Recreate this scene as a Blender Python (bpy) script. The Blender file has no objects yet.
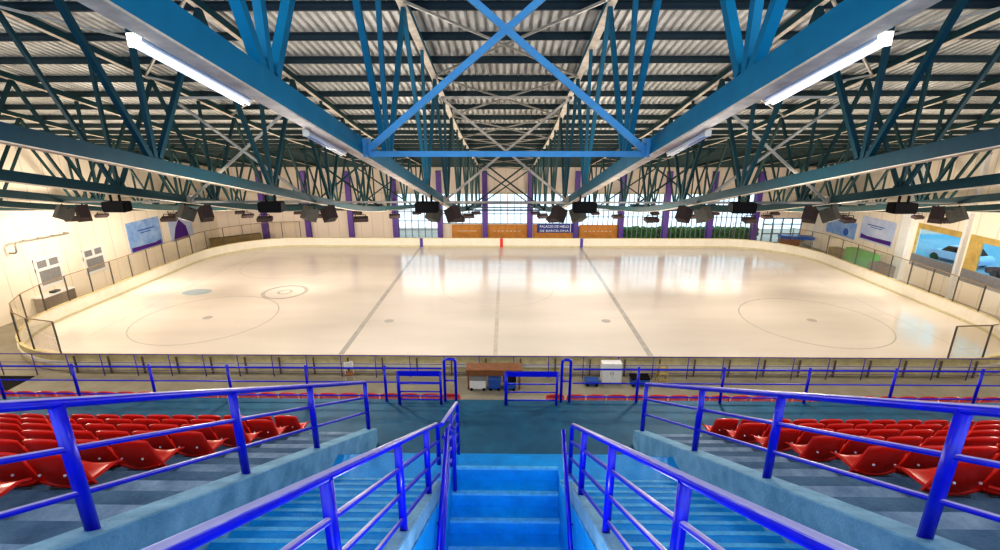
import bpy, bmesh, math, random
from mathutils import Vector, Matrix
random.seed(7)
S = bpy.context.scene
C = S.collection
R = math.radians
ZC = 12.2            # eye height above the ice
PITCH, YAW, FPX = R(16.6), 0.012, 480.0

# ------------------------------------------------------------------ camera
cd = bpy.data.cameras.new('camera'); cam = bpy.data.objects.new('camera', cd); C.objects.link(cam)
cam.location = (0, 0, ZC); cam.rotation_euler = (R(90) - PITCH, 0, YAW)
cd.sensor_width = 36; cd.lens = 36 * FPX / 1000; cd.clip_start = .05; cd.clip_end = 600
S.camera = cam
_F = Vector((-math.sin(YAW) * math.cos(PITCH), math.cos(YAW) * math.cos(PITCH), -math.sin(PITCH)))
_R = Vector((math.cos(YAW), math.sin(YAW), 0)); _U = _R.cross(_F)

def at(px, py, axis, val):
    """measured photo point -> metres on the plane axis=val"""
    d = _F + (px - 500) / FPX * _R + (275 - py) / FPX * _U
    o = Vector((0, 0, ZC)); t = (val - o[axis]) / d[axis]
    return o + d * t

# ------------------------------------------------------------------ materials
def mat(name, col, rough=.6, metal=0., noise=0., nscale=5., col2=None, emit=None, estr=1., spec=.5, alpha=None, trans=0., bump=0., bscale=40.):
    m = bpy.data.materials.new(name); m.use_nodes = True
    nt = m.node_tree; b = nt.nodes['Principled BSDF']
    b.inputs['Base Color'].default_value = (*col, 1); b.inputs['Roughness'].default_value = rough
    b.inputs['Metallic'].default_value = metal; b.inputs['Specular IOR Level'].default_value = spec
    tc = nt.nodes.new('ShaderNodeTexCoord')
    if noise > 0 or col2:
        n = nt.nodes.new('ShaderNodeTexNoise'); n.inputs['Scale'].default_value = nscale; n.inputs['Detail'].default_value = 6
        n.inputs['Roughness'].default_value = .65
        nt.links.new(tc.outputs['Object'], n.inputs['Vector'])
        cr = nt.nodes.new('ShaderNodeValToRGB'); cr.color_ramp.elements[0].position = .35; cr.color_ramp.elements[1].position = .68
        c2 = col2 if col2 else tuple(c * (1 - noise) for c in col)
        cr.color_ramp.elements[0].color = (*c2, 1); cr.color_ramp.elements[1].color = (*col, 1)
        nt.links.new(n.outputs['Fac'], cr.inputs['Fac']); nt.links.new(cr.outputs['Color'], b.inputs['Base Color'])
    if bump > 0:
        n2 = nt.nodes.new('ShaderNodeTexNoise'); n2.inputs['Scale'].default_value = bscale; n2.inputs['Detail'].default_value = 5
        nt.links.new(tc.outputs['Object'], n2.inputs['Vector'])
        bp = nt.nodes.new('ShaderNodeBump'); bp.inputs['Strength'].default_value = bump; bp.inputs['Distance'].default_value = .02
        nt.links.new(n2.outputs['Fac'], bp.inputs['Height']); nt.links.new(bp.outputs['Normal'], b.inputs['Normal'])
    if emit:
        b.inputs['Emission Color'].default_value = (*emit, 1); b.inputs['Emission Strength'].default_value = estr
    if trans: b.inputs['Transmission Weight'].default_value = trans
    return m

M = {}
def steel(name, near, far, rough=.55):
    """painted steel with the near light and the far haze mixed into its colour by distance"""
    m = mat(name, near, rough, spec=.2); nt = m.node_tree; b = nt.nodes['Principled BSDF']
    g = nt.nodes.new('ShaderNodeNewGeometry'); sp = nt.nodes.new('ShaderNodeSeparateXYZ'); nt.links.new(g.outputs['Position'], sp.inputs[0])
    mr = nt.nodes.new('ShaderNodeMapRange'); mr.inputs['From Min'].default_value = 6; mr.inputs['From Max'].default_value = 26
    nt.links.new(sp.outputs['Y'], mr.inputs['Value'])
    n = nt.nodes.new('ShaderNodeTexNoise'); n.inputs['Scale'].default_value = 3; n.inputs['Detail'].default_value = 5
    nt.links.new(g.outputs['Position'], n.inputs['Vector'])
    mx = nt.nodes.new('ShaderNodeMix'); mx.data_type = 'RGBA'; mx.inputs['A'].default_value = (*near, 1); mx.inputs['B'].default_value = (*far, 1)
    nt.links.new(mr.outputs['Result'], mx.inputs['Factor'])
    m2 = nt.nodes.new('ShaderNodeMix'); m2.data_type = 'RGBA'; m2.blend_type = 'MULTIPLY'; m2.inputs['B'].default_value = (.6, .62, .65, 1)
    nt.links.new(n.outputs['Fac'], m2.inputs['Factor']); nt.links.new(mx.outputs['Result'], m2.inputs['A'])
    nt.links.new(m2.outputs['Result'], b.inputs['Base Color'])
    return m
M['truss'] = steel('lit_blue_truss', (.0, .19, .33), (.04, .085, .085))  # light on the near steel is put into its brighter blue
M['truss_out'] = steel('shaded_teal_truss', (.0, .045, .075), (.02, .06, .062))  # shaded copy of the truss colour for the less lit outer trusses
M['brace'] = steel('lit_blue_brace', (.03, .34, .68), (.5, .5, .46))  # lit copy of the steel colour for the frame nearest the stand
M['cream'] = mat('cream_and_lit_soffit', (.72, .62, .50), .6, noise=.45, nscale=2.5)  # on the trusses, warm bounce from the ice put into the colour
M['purlin'] = steel('dark_blue_purlin', (.002, .018, .045), (.045, .07, .07))  # far tone carries the haze in its colour
M['deck'] = mat('galvanised_roof_deck', (.66, .66, .63), .5, metal=.1, noise=.35, nscale=.8)
M['rail'] = mat('royal_blue_gloss_paint', (.006, .006, .72), .28, noise=.3, nscale=9)
M['railpale'] = mat('royal_blue_pale_top', (.006, .006, .72), .3, noise=.3, nscale=9)
nt = M['railpale'].node_tree; b = nt.nodes['Principled BSDF']; old = b.inputs['Base Color'].links[0].from_socket
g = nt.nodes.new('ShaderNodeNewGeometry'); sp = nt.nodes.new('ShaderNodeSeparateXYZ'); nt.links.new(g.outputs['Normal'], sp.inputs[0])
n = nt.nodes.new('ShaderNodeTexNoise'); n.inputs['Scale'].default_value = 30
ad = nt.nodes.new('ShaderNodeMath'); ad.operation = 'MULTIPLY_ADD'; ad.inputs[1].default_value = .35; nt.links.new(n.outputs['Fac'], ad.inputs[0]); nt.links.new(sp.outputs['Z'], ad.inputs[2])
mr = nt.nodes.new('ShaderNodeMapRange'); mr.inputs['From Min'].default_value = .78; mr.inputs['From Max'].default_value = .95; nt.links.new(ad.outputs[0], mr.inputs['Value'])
mx = nt.nodes.new('ShaderNodeMix'); mx.data_type = 'RGBA'; mx.inputs['B'].default_value = (.55, .46, .72, 1)  # pale lavender where the tube faces up
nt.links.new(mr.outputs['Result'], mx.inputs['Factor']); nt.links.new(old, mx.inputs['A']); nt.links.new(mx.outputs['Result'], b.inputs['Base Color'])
M['seat'] = mat('red_seat_plastic', (.82, .018, .006), .3, noise=.2, nscale=3)
M['seatmetal'] = mat('seat_bracket_steel', (.35, .35, .36), .4, metal=.7, noise=.2)
M['stair'] = mat('bright_blue_stair_paint', (.0, .40, .88), .45, col2=(.0, .30, .70), nscale=4, bump=.3)
M['nosing'] = mat('pale_blue_worn_nosing', (.16, .62, .95), .5, noise=.3, nscale=10)
M['concrete'] = mat('blue_washed_concrete', (.22, .45, .60), .75, col2=(.10, .27, .40), nscale=3, bump=.5)
M['terrace'] = mat('grey_blue_terrace_concrete', (.13, .22, .31), .8, col2=(.05, .11, .19), nscale=2.2, bump=.5)
M['paleconc'] = mat('pale_worn_step_concrete', (.34, .42, .52), .8, col2=(.14, .22, .32), nscale=3, bump=.4)
M['aisle'] = mat('dark_blue_grey_floor_paint', (.012, .13, .215), .6, col2=(.008, .085, .15), nscale=2, bump=.2)
M['white'] = mat('warm_white_board', (.80, .74, .62), .4, noise=.1, nscale=1.5)
M['kick'] = mat('cream_kick_plate', (.62, .56, .36), .5, noise=.2)
M['boardback'] = mat('ochre_board_back', (.75, .62, .32), .6, noise=.3, nscale=2)
M['brownwood'] = mat('brown_timber', (.28, .11, .04), .6, noise=.4, nscale=6)
M['greenish'] = mat('olive_brown_panel', (.19, .13, .04), .7, noise=.4, nscale=3)
M['greybrown'] = mat('grey_brown_panel', (.16, .12, .09), .7, noise=.3, nscale=3)
M['green'] = mat('green_locker_paint', (.03, .36, .03), .6, noise=.3, nscale=2)
M['purple'] = mat('purple_column_paint', (.11, .045, .30), .5, noise=.2)
M['black'] = mat('matt_black_housing', (.004, .004, .005), .7, noise=.3, spec=.15)
M['spk'] = mat('dark_brown_speaker_cloth', (.05, .03, .03), .8, noise=.4, nscale=12)
M['spkgrey'] = mat('grey_green_speaker_case', (.11, .10, .08), .7, noise=.3, nscale=6)
M['lamp'] = mat('lamp_glow', (1, .95, .85), .4, emit=(1, .93, .8), estr=6)
M['tube'] = mat('fluorescent_tube', (1, 1, 1), .4, emit=(.75, .77, .95), estr=.8)
M['housing'] = mat('pale_lamp_housing', (.75, .76, .82), .4, noise=.1)
M['red'] = mat('red_marker_paint', (.7, .03, .02), .4, noise=.1)
M['bluemark'] = mat('blue_marker_paint', (.08, .05, .35), .4, noise=.1)
M['frame'] = mat('grey_window_frame', (.16, .17, .19), .5, noise=.1)
M['whiteframe'] = mat('white_window_frame', (.75, .74, .72), .5, noise=.1)
M['orange'] = mat('orange_brown_panel', (.55, .22, .03), .5, col2=(.36, .15, .02), nscale=1.6)
M['grey'] = mat('grey_shutter', (.25, .25, .25), .6, noise=.2)
M['greywall'] = mat('grey_low_wall', (.24, .24, .26), .7, noise=.2)
M['yellow'] = mat('yellow_trim', (.60, .42, .13), .5, noise=.3, nscale=2)
M['bluebox'] = mat('blue_plastic', (.02, .10, .42), .4, noise=.2)
M['whitebox'] = mat('white_enamel', (.8, .78, .76), .4, noise=.08)
M['glasspost'] = mat('dark_glass_post', (.10, .09, .08), .5, noise=.3)
M['bronze'] = mat('bronze_glass_post', (.30, .20, .10), .5, noise=.3)
M['hedge'] = mat('hedge_green', (.06, .20, .04), .8, col2=(.02, .09, .01), nscale=3)
M['sign'] = mat('navy_sign', (.01, .03, .22), .4, noise=.1)
M['letter'] = mat('white_lettering', (.85, .85, .9), .5, noise=.05)
M['bannerblue'] = mat('pale_blue_banner', (.36, .50, .72), .7, col2=(.16, .30, .62), nscale=1.1)
M['bannerpale'] = mat('lavender_white_banner', (.60, .63, .76), .7, col2=(.40, .48, .68), nscale=.8)
M['banpurple'] = mat('purple_banner_print', (.10, .02, .28), .7, noise=.4, nscale=6)
M['steelgrey'] = mat('galvanised_bar', (.40, .38, .34), .4, metal=.5, noise=.2)
M['daylight'] = mat('glowing_daylight_backdrop', (.8, .85, .9), .6, emit=(.80, .90, 1.0), estr=.95)  # emission stands for the daylight outside
M['streetglow'] = mat('glowing_street_facade', (.1, .5, .7), .6, col2=(.3, .75, .85), nscale=.5, emit=(.10, .75, 1.0), estr=1.1)  # emission stands for daylight on the facade
M['road'] = mat('wet_pale_asphalt', (.16, .34, .42), .8, noise=.3)
M['car1'] = mat('red_brown_car_paint', (.16, .05, .06), .3, noise=.1)
M['car2'] = mat('pale_blue_car_paint', (.35, .50, .70), .3, noise=.1)
M['tyre'] = mat('tyre_rubber', (.02, .02, .02), .8, noise=.2)

# glass : thin, mostly clear, real reflections
def glassmat(name, tint, a):
    m = bpy.data.materials.new(name); m.use_nodes = True; nt = m.node_tree; nt.nodes.clear()
    o = nt.nodes.new('ShaderNodeOutputMaterial'); t = nt.nodes.new('ShaderNodeBsdfTransparent'); t.inputs[0].default_value = (*tint, 1)
    gl = nt.nodes.new('ShaderNodeBsdfGlossy'); gl.inputs['Roughness'].default_value = .05; gl.inputs[0].default_value = (.9, .88, .82, 1)
    fr = nt.nodes.new('ShaderNodeFresnel'); fr.inputs[0].default_value = 1.3
    ml = nt.nodes.new('ShaderNodeMath'); ml.operation = 'MULTIPLY_ADD'; ml.inputs[1].default_value = .3; ml.inputs[2].default_value = a
    nt.links.new(fr.outputs[0], ml.inputs[0])
    mx = nt.nodes.new('ShaderNodeMixShader'); nt.links.new(ml.outputs[0], mx.inputs[0]); nt.links.new(t.outputs[0], mx.inputs[1]); nt.links.new(gl.outputs[0], mx.inputs[2])
    nt.links.new(mx.outputs[0], o.inputs[0]); return m
M['glass'] = glassmat('rink_glass', (.98, .97, .95), .01)
M['winglass'] = glassmat('window_glass', (.92, .96, .98), .03)

def seam_mat(name, col, dark, axis, pitch, width, noise_s=.5, rough=.7):
    """wall of upright panels: a thin dark seam every `pitch` metres along the axis"""
    m = mat(name, col, rough); nt = m.node_tree; b = nt.nodes['Principled BSDF']
    g = nt.nodes.new('ShaderNodeNewGeometry'); sp = nt.nodes.new('ShaderNodeSeparateXYZ'); nt.links.new(g.outputs['Position'], sp.inputs[0])
    a = nt.nodes.new('ShaderNodeMath'); a.operation = 'PINGPONG'; a.inputs[1].default_value = pitch / 2
    nt.links.new(sp.outputs[axis], a.inputs[0])
    l = nt.nodes.new('ShaderNodeMath'); l.operation = 'LESS_THAN'; l.inputs[1].default_value = width; nt.links.new(a.outputs[0], l.inputs[0])
    n = nt.nodes.new('ShaderNodeTexNoise'); n.inputs['Scale'].default_value = noise_s; n.inputs['Detail'].default_value = 4; nt.links.new(g.outputs['Position'], n.inputs['Vector'])
    m1 = nt.nodes.new('ShaderNodeMix'); m1.data_type = 'RGBA'; m1.inputs['A'].default_value = (*col, 1); m1.inputs['B'].default_value = (*[c * .82 for c in col], 1)
    nt.links.new(n.outputs['Fac'], m1.inputs['Factor'])
    m2 = nt.nodes.new('ShaderNodeMix'); m2.data_type = 'RGBA'; m2.inputs['B'].default_value = (*dark, 1)
    nt.links.new(l.outputs[0], m2.inputs['Factor']); nt.links.new(m1.outputs['Result'], m2.inputs['A']); nt.links.new(m2.outputs['Result'], b.inputs['Base Color'])
    return m
M['sidewall'] = seam_mat('cream_panel_wall', (.90, .80, .66), (.58, .50, .40), 'Y', 1.5, .025)
M['farwall'] = seam_mat('cream_far_wall', (.72, .61, .51), (.50, .42, .34), 'X', 1.27, .03)
M['floorc'] = mat('beige_concrete_floor', (.34, .31, .24), .6, col2=(.26, .23, .17), nscale=.7, bump=.1)
# ice
ice = mat('resurfaced_ice', (.74, .69, .62), .1, spec=.6); nt = ice.node_tree; b = nt.nodes['Principled BSDF']
g = nt.nodes.new('ShaderNodeNewGeometry')
n = nt.nodes.new('ShaderNodeTexNoise'); n.inputs['Scale'].default_value = .12; n.inputs['Detail'].default_value = 6
mp = nt.nodes.new('ShaderNodeMapping'); mp.inputs['Scale'].default_value = (.5, 2.2, 1); nt.links.new(g.outputs['Position'], mp.inputs[0]); nt.links.new(mp.outputs[0], n.inputs['Vector'])
cr = nt.nodes.new('ShaderNodeValToRGB'); cr.color_ramp.elements[0].position = .3; cr.color_ramp.elements[1].position = .7
cr.color_ramp.elements[0].color = (.68, .61, .54, 1); cr.color_ramp.elements[1].color = (.83, .75, .67, 1)
nt.links.new(n.outputs['Fac'], cr.inputs['Fac']); nt.links.new(cr.outputs['Color'], b.inputs['Base Color'])
n2 = nt.nodes.new('ShaderNodeTexNoise'); n2.inputs['Scale'].default_value = .5; n2.inputs['Detail'].default_value = 8; nt.links.new(mp.outputs[0], n2.inputs['Vector'])
mr = nt.nodes.new('ShaderNodeMapRange'); mr.inputs['To Min'].default_value = .07; mr.inputs['To Max'].default_value = .22; nt.links.new(n2.outputs['Fac'], mr.inputs['Value']); nt.links.new(mr.outputs[0], b.inputs['Roughness'])
M['ice'] = ice
def icemark(name, c): return mat(name, c, .13, spec=.6, noise=.2, nscale=1.5)
M['mark'] = icemark('faded_grey_ice_line', (.56, .52, .48))
M['markfaint'] = icemark('faint_ice_line', (.70, .63, .56))
M['markglint'] = icemark('pale_blue_ice_glint', (.50, .60, .64))  # colour of a glint of light on the ice

# ------------------------------------------------------------------ mesh helpers
def nb(): return bmesh.new()
def bx(bm, x0, y0, z0, x1, y1, z1, m=None):
    vs = [bm.verts.new(Vector((x, y, z)) if m is None else m @ Vector((x, y, z))) for x in (x0, x1) for y in (y0, y1) for z in (z0, z1)]
    for f in ((0, 1, 3, 2), (4, 6, 7, 5), (0, 4, 5, 1), (2, 3, 7, 6), (0, 2, 6, 4), (1, 5, 7, 3)): bm.faces.new([vs[i] for i in f])
def beam(bm, a, b, w, h, up=(0, 0, 1)):
    """rectangular bar from a to b, w sideways, h along up"""
    a, b = Vector(a), Vector(b); d = (b - a).normalized(); up = Vector(up)
    if abs(d.dot(up)) > .98: up = Vector((0, 1, 0))
    s = d.cross(up).normalized(); u = s.cross(d)
    vs = []
    for p in (a, b):
        for i, j in ((-1, -1), (1, -1), (1, 1), (-1, 1)): vs.append(bm.verts.new(p + s * i * w / 2 + u * j * h / 2))
    for f in ((0, 3, 2, 1), (4, 5, 6, 7), (0, 1, 5, 4), (1, 2, 6, 5), (2, 3, 7, 6), (3, 0, 4, 7)): bm.faces.new([vs[i] for i in f])
def tube(bm, pts, r, n=10, cap=True):
    pts = [Vector(p) for p in pts]; rings = []
    for i, p in enumerate(pts):
        d = ((pts[i] - pts[i - 1]).normalized() if i else Vector()) + ((pts[i + 1] - pts[i]).normalized() if i < len(pts) - 1 else Vector())
        d.normalize(); up = Vector((1, 0, 0)) if abs(d.x) < .9 else Vector((0, 0, 1))
        s = d.cross(up).normalized(); u = s.cross(d)
        k = 1.0
        if 0 < i < len(pts) - 1: k = 1 / max(.5, math.cos((pts[i] - pts[i - 1]).angle(pts[i + 1] - pts[i]) / 2))
        rings.append([bm.verts.new(p + (s * math.cos(t) + u * math.sin(t)) * r * k) for t in [2 * math.pi * j / n for j in range(n)]])
    for a, b in zip(rings, rings[1:]):
        for j in range(n): bm.faces.new((a[j], a[(j + 1) % n], b[(j + 1) % n], b[j])).smooth = True
    if cap: bm.faces.new(rings[0][::-1]); bm.faces.new(rings[-1])
def prism(bm, prof, x0, x1, axis=0):
    """extrude a closed (a,b) profile along an axis"""
    def P(t, a, b): return Vector((t, a, b)) if axis == 0 else (Vector((a, t, b)) if axis == 1 else Vector((a, b, t)))
    A = [bm.verts.new(P(x0, *p)) for p in prof]; B = [bm.verts.new(P(x1, *p)) for p in prof]
    n = len(prof)
    for i in range(n): bm.faces.new((A[i], A[(i + 1) % n], B[(i + 1) % n], B[i]))
    bm.faces.new(A[::-1]); bm.faces.new(B)
def bend(pts, rad, seg=5):
    """round the inner corners of a polyline"""
    pts = [Vector(p) for p in pts]; out = [pts[0]]
    for a, p, c in zip(pts, pts[1:], pts[2:]):
        d1 = (a - p); d2 = (c - p); k = min(rad, d1.length * .45, d2.length * .45)
        A = p + d1.normalized() * k; B = p + d2.normalized() * k
        for i in range(seg + 1):
            t = i / seg; out.append(A * (1 - t) ** 2 + p * 2 * t * (1 - t) + B * t * t)
    out.append(pts[-1]); return out
def obj(name, bm, m, parent=None, origin=None):
    bmesh.ops.recalc_face_normals(bm, faces=bm.faces)
    me = bpy.data.meshes.new(name); bm.to_mesh(me); bm.free(); me.materials.append(m)
    o = bpy.data.objects.new(name, me); C.objects.link(o)
    if origin is not None:
        me.transform(Matrix.Translation(-Vector(origin))); o.location = origin
    if parent: o.parent = parent
    return o
def tag(o, label, cat, group=None):
    o['label'] = label; o['category'] = cat
    if group: o['group'] = group
    return o
def thing(name, label, cat, loc=(0, 0, 0), rz=0, group=None):
    o = bpy.data.objects.new(name, None); C.objects.link(o); o.empty_display_size = .2
    o.location = loc; o.rotation_euler = (0, 0, rz); return tag(o, label, cat, group)
def struct(name, bm, m, parent=None):
    o = obj(name, bm, m, parent)
    if not parent: o['kind'] = 'structure'
    return o
def kids(o): return [c for c in ALLK.get(o.name, [])]
ALLK = {}
def dup(root, loc, rz=0, label=None, group=None, scale=None):
    ch1 = [c for c in bpy.data.objects if c.parent == root]
    r = root.copy(); C.objects.link(r); r.location = loc; r.rotation_euler = (0, 0, rz)
    if label: r['label'] = label
    if group: r['group'] = group
    if scale: r.scale = scale
    for ch in ch1:
        c = ch.copy(); C.objects.link(c); c.parent = r
        for g in [q for q in bpy.data.objects if q.parent == ch]:
            d = g.copy(); C.objects.link(d); d.parent = c
    return r
ORD = ['first', 'second', 'third', 'fourth', 'fifth', 'sixth', 'seventh', 'eighth', 'ninth', 'tenth', 'eleventh', 'twelfth', 'thirteenth', 'fourteenth', 'fifteenth', 'sixteenth', 'seventeenth', 'eighteenth', 'nineteenth', 'twentieth'] + ['twenty-' + s for s in ('first', 'second', 'third', 'fourth', 'fifth', 'sixth', 'seventh', 'eighth', 'ninth')] + ['thirtieth'] + ['thirty-' + s for s in ('first', 'second', 'third', 'fourth', 'fifth', 'sixth', 'seventh', 'eighth', 'ninth')]

# ------------------------------------------------------------------ layout constants
XL, XR, YF = -33.0, 34.0, 54.0        # side walls, far wall
RX0, RX1, RY0, RY1, RC = -30.0, 30.7, 22.8, 51.7, 7.4   # rink outline
RCX = -.57                            # rink centre line
GX = [2.8 + 5.6 * i for i in range(6)]

# ------------------------------------------------------------------ ROOM SHELL
bm = nb(); bx(bm, XL - .3, 12.9, -.3, XR + .3, YF + .3, -.01); struct('floor', bm, M['floorc'])
bm = nb(); bx(bm, XL, 12.9, -.008, -24.5, 22.2, .0); struct('floor_dark_patch', bm, M['black'])  # dark sheet over the near left floor
bm = nb(); bx(bm, XL - .3, -6, -.3, XL, YF + .3, 18); struct('wall_left', bm, M['sidewall'])

# roof profile -----------------------------------------------------------
def zbot(y):
    if y < 24: return 13.84 - .2217 * y
    if y < 32:
        t = y - 24; return 13.84 - .2217 * y + (.2217 - .135) * t * t / 16
    return 13.84 - .2217 * 24 - (.2217 + .135) / 2 * 8 - .135 * (y - 32)
def depth(y): return 4.8 - .75 * max(0, min(1, (y - 24) / 30))
def ztop(y): return zbot(y) + depth(y)            # soffit of the top chord
CH, TH, PH = .34, .24, .24
YS = [-5 + 1.0 * i for i in range(0, 60)]
YS = [y for y in YS if y < YF] + [YF - .02]

# corrugated deck (ceiling)
bm = nb(); pitch = .28; prof = [(0, 0), (.09, 0), (.12, .12), (.21, .12), (.24, 0)]
xs = []; x = XL
while x < XR:
    for a, h in prof: xs.append((x + a, h))
    x += pitch
yy = [-5, 4, 12, 20, 24, 26, 28, 30, 32, 40, YF + .2]
rows = [[bm.verts.new((x, y, ztop(y) + TH + PH + h)) for x, h in xs] for y in yy]
for a, b_ in zip(rows, rows[1:]):
    for i in range(len(xs) - 1): bm.faces.new((a[i], a[i + 1], b_[i + 1], b_[i]))
ceil = struct('ceiling', bm, M['deck'])
bm = nb()
rows = [[bm.verts.new((x, y, ztop(y) + TH + PH + .35)) for x in (XL - .3, XR + .3)] for y in yy]
for a, b_ in zip(rows, rows[1:]): bm.faces.new((a[0], a[1], b_[1], b_[0]))
struct('roof_sheet', bm, M['greybrown'])

# purlins
py = [1.2 + 2.0 * i for i in range(-2, 27)]
py = [y for y in py if y < YF - .3]; npur = len(py)
for i, y in enumerate(py):
    bm = nb(); z = ztop(y) + TH; 
    bx(bm, XL + .1, -.07, 0, XR - .1, .07, .02); bx(bm, XL + .1, -.012, .02, XR - .1, .012, PH - .02); bx(bm, XL + .1, -.07, PH - .02, XR - .1, .07, PH)
    bx(bm, XL + .1, -.045, .02, XR - .1, .045, .16)
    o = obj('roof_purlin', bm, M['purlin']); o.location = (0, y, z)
    tag(o, 'dark blue steel purlin under the roof deck, %s counted from the far wall' % ORD[npur - 1 - i], 'roof beam', 'purlins under the corrugated roof')

# trusses ----------------------------------------------------------------
NSP = 5.65
def webpts():
    out = []
    k = 0
    while k * NSP + .4 < YF - .5:
        yb = k * NSP + .4
        out.append((yb, yb, 'v'))
        for d in (-.5, .5):
            yt = yb + d * NSP
            if yt < YF - .6: out.append((yb, yt, 'd'))
        k += 1
    return out
def make_truss(m, label, x):
    near = m is M['truss']
    t = thing('roof_truss', label, 'truss', (x, 0, 0), 0, 'steel trusses running towards the far wall')
    yz = [y for y in YS if y >= -4.5]
    def strip(w, lo, hi, fz):
        bm = nb(); rings = []
        for y in yz: rings.append([bm.verts.new((sx * w / 2, y, fz(y) + h)) for sx, h in ((-1, lo), (1, lo), (1, hi), (-1, hi))])
        for a, b_ in zip(rings, rings[1:]):
            for j in range(4): bm.faces.new((a[j], a[(j + 1) % 4], b_[(j + 1) % 4], b_[j]))
        bm.faces.new(rings[0][::-1]); bm.faces.new(rings[-1]); return bm
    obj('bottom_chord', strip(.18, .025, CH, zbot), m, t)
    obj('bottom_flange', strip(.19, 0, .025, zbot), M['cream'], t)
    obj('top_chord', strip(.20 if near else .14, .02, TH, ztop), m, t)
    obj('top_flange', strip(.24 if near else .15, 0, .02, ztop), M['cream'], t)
    for yb, yt, k in webpts():
        bm = nb(); a = Vector((0, yb, zbot(yb) + CH)); b_ = Vector((0, yt, ztop(yt)))
        if k == 'v':
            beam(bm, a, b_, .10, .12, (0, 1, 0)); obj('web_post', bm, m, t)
        else:
            a.y += .14 * (1 if yt > yb else -1)
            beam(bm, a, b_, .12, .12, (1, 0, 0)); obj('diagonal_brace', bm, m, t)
    for k in range(10):
        yb = k * NSP + .4
        if yb < YF - .5:
            bm = nb(); prism(bm, [(yb - .26, zbot(yb - .26) + CH - .02), (yb + .26, zbot(yb + .26) + CH - .02), (yb + .15, zbot(yb) + CH + .16), (yb - .15, zbot(yb) + CH + .2)], -.015, .015); obj('gusset_plate', bm, m, t)
    return t
names = ['nearest the centre', 'second from the centre', 'third from the centre', 'fourth from the centre', 'fifth from the centre', 'outermost']
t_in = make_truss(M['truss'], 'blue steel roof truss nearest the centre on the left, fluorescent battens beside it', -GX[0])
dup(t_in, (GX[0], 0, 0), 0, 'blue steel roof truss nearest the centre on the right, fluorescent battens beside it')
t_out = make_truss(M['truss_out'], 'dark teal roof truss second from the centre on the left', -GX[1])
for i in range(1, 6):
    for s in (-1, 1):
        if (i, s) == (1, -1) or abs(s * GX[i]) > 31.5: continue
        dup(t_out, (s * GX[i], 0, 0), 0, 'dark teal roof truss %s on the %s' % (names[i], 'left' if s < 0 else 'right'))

# vertical sway frames between trusses -------------------------------------
def sway(x0, x1, y, m, w, label, xb=True):
    t = thing('sway_frame', label, 'bracing', ((x0 + x1) / 2, y, zbot(y) + .02), 0, 'sway frames between the roof trusses')
    h = (x1 - x0) / 2 - .11; H = depth(y) - .45
    tilt = .0
    bm = nb(); beam(bm, (-h, 0, .05), (h, 0, .05), w * .9, w * .9); obj('bottom_strut', bm, m, t)
    if xb:
        bm = nb(); beam(bm, (-h, 0, .1), (h, tilt, H), w, w); obj('diagonal_tube', bm, m, t)
        bm = nb(); beam(bm, (h, -.01, .1), (-h, tilt - .01, H), w, w); obj('diagonal_tube', bm, m, t)
        bm = nb(); beam(bm, (-h, tilt, H), (h, tilt, H), w, w); obj('top_strut', bm, m, t)
        bm = nb(); bx(bm, -h - .02, -.2, .0, -h + .04, .2, .34); obj('end_plate', bm, m, t)
        bm = nb(); bx(bm, h - .04, -.2, .0, h + .02, .2, .34); obj('end_plate', bm, m, t)
    return t
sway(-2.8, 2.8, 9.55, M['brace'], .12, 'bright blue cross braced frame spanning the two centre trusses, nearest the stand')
sway(-2.8, 2.8, 21.0, M['cream'], .10, 'pale cross braced frame between the two centre trusses above the near boards')  # cream puts the lamplight on this frame into its colour
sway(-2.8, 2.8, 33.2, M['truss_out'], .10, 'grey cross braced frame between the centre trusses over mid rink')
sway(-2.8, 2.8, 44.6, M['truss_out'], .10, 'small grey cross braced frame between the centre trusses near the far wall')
for s, sd in ((-1, 'left'), (1, 'right')):
    for y, wd in ((21.0, 'above the near boards'), (33.2, 'over mid rink'), (44.6, 'near the far wall')):
        a, b_ = sorted((s * 8.4, s * 14.0)); sway(a, b_, y, M['truss_out'] if y > 22 else M['steelgrey'], .10, 'cross braced frame between the second and third trusses on the %s, %s' % (sd, wd))
        if y < 40:
            a, b_ = sorted((s * 2.8, s * 8.4)); sway(a, b_, y, M['steelgrey'], .08, 'single pale strut between the first and second trusses on the %s, %s' % (sd, wd), False)
            a, b_ = sorted((s * 14, s * 19.6)); sway(a, b_, y, M['steelgrey'], .08, 'single pale strut between the third and fourth trusses on the %s, %s' % (sd, wd), False)
# roof plane X braces
def planex(x0, x1, y0, y1, label):
    t = thing('roof_cross_brace', label, 'bracing', ((x0 + x1) / 2, y0, ztop(y0)), 0, 'crossed rods under the roof')
    h = (x1 - x0) / 2 - .1; dz = ztop(y1) - ztop(y0)
    bm = nb(); beam(bm, (-h, 0, -.02), (h, y1 - y0, dz - .02), .07, .07); obj('brace_rod', bm, M['steelgrey'], t)
    bm = nb(); beam(bm, (h, 0, .03), (-h, y1 - y0, dz + .03), .07, .07); obj('brace_rod', bm, M['steelgrey'], t)
for k in range(0, 9):
    y0 = NSP * (k + .5); y1 = min(y0 + NSP, YF - .4)
    planex(-2.8, 2.8, y0, y1, 'crossed roof rods between the centre trusses, %s bay from the camera' % ORD[k])
    if k in (2, 3, 5, 7):
        for s, sd in ((-1, 'left'), (1, 'right')):
            a, b_ = sorted((s * 8.4, s * 14)); planex(a, b_, y0, y1, 'crossed roof rods between the second and third trusses on the %s, %s bay away' % (sd, ORD[k]))

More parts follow.
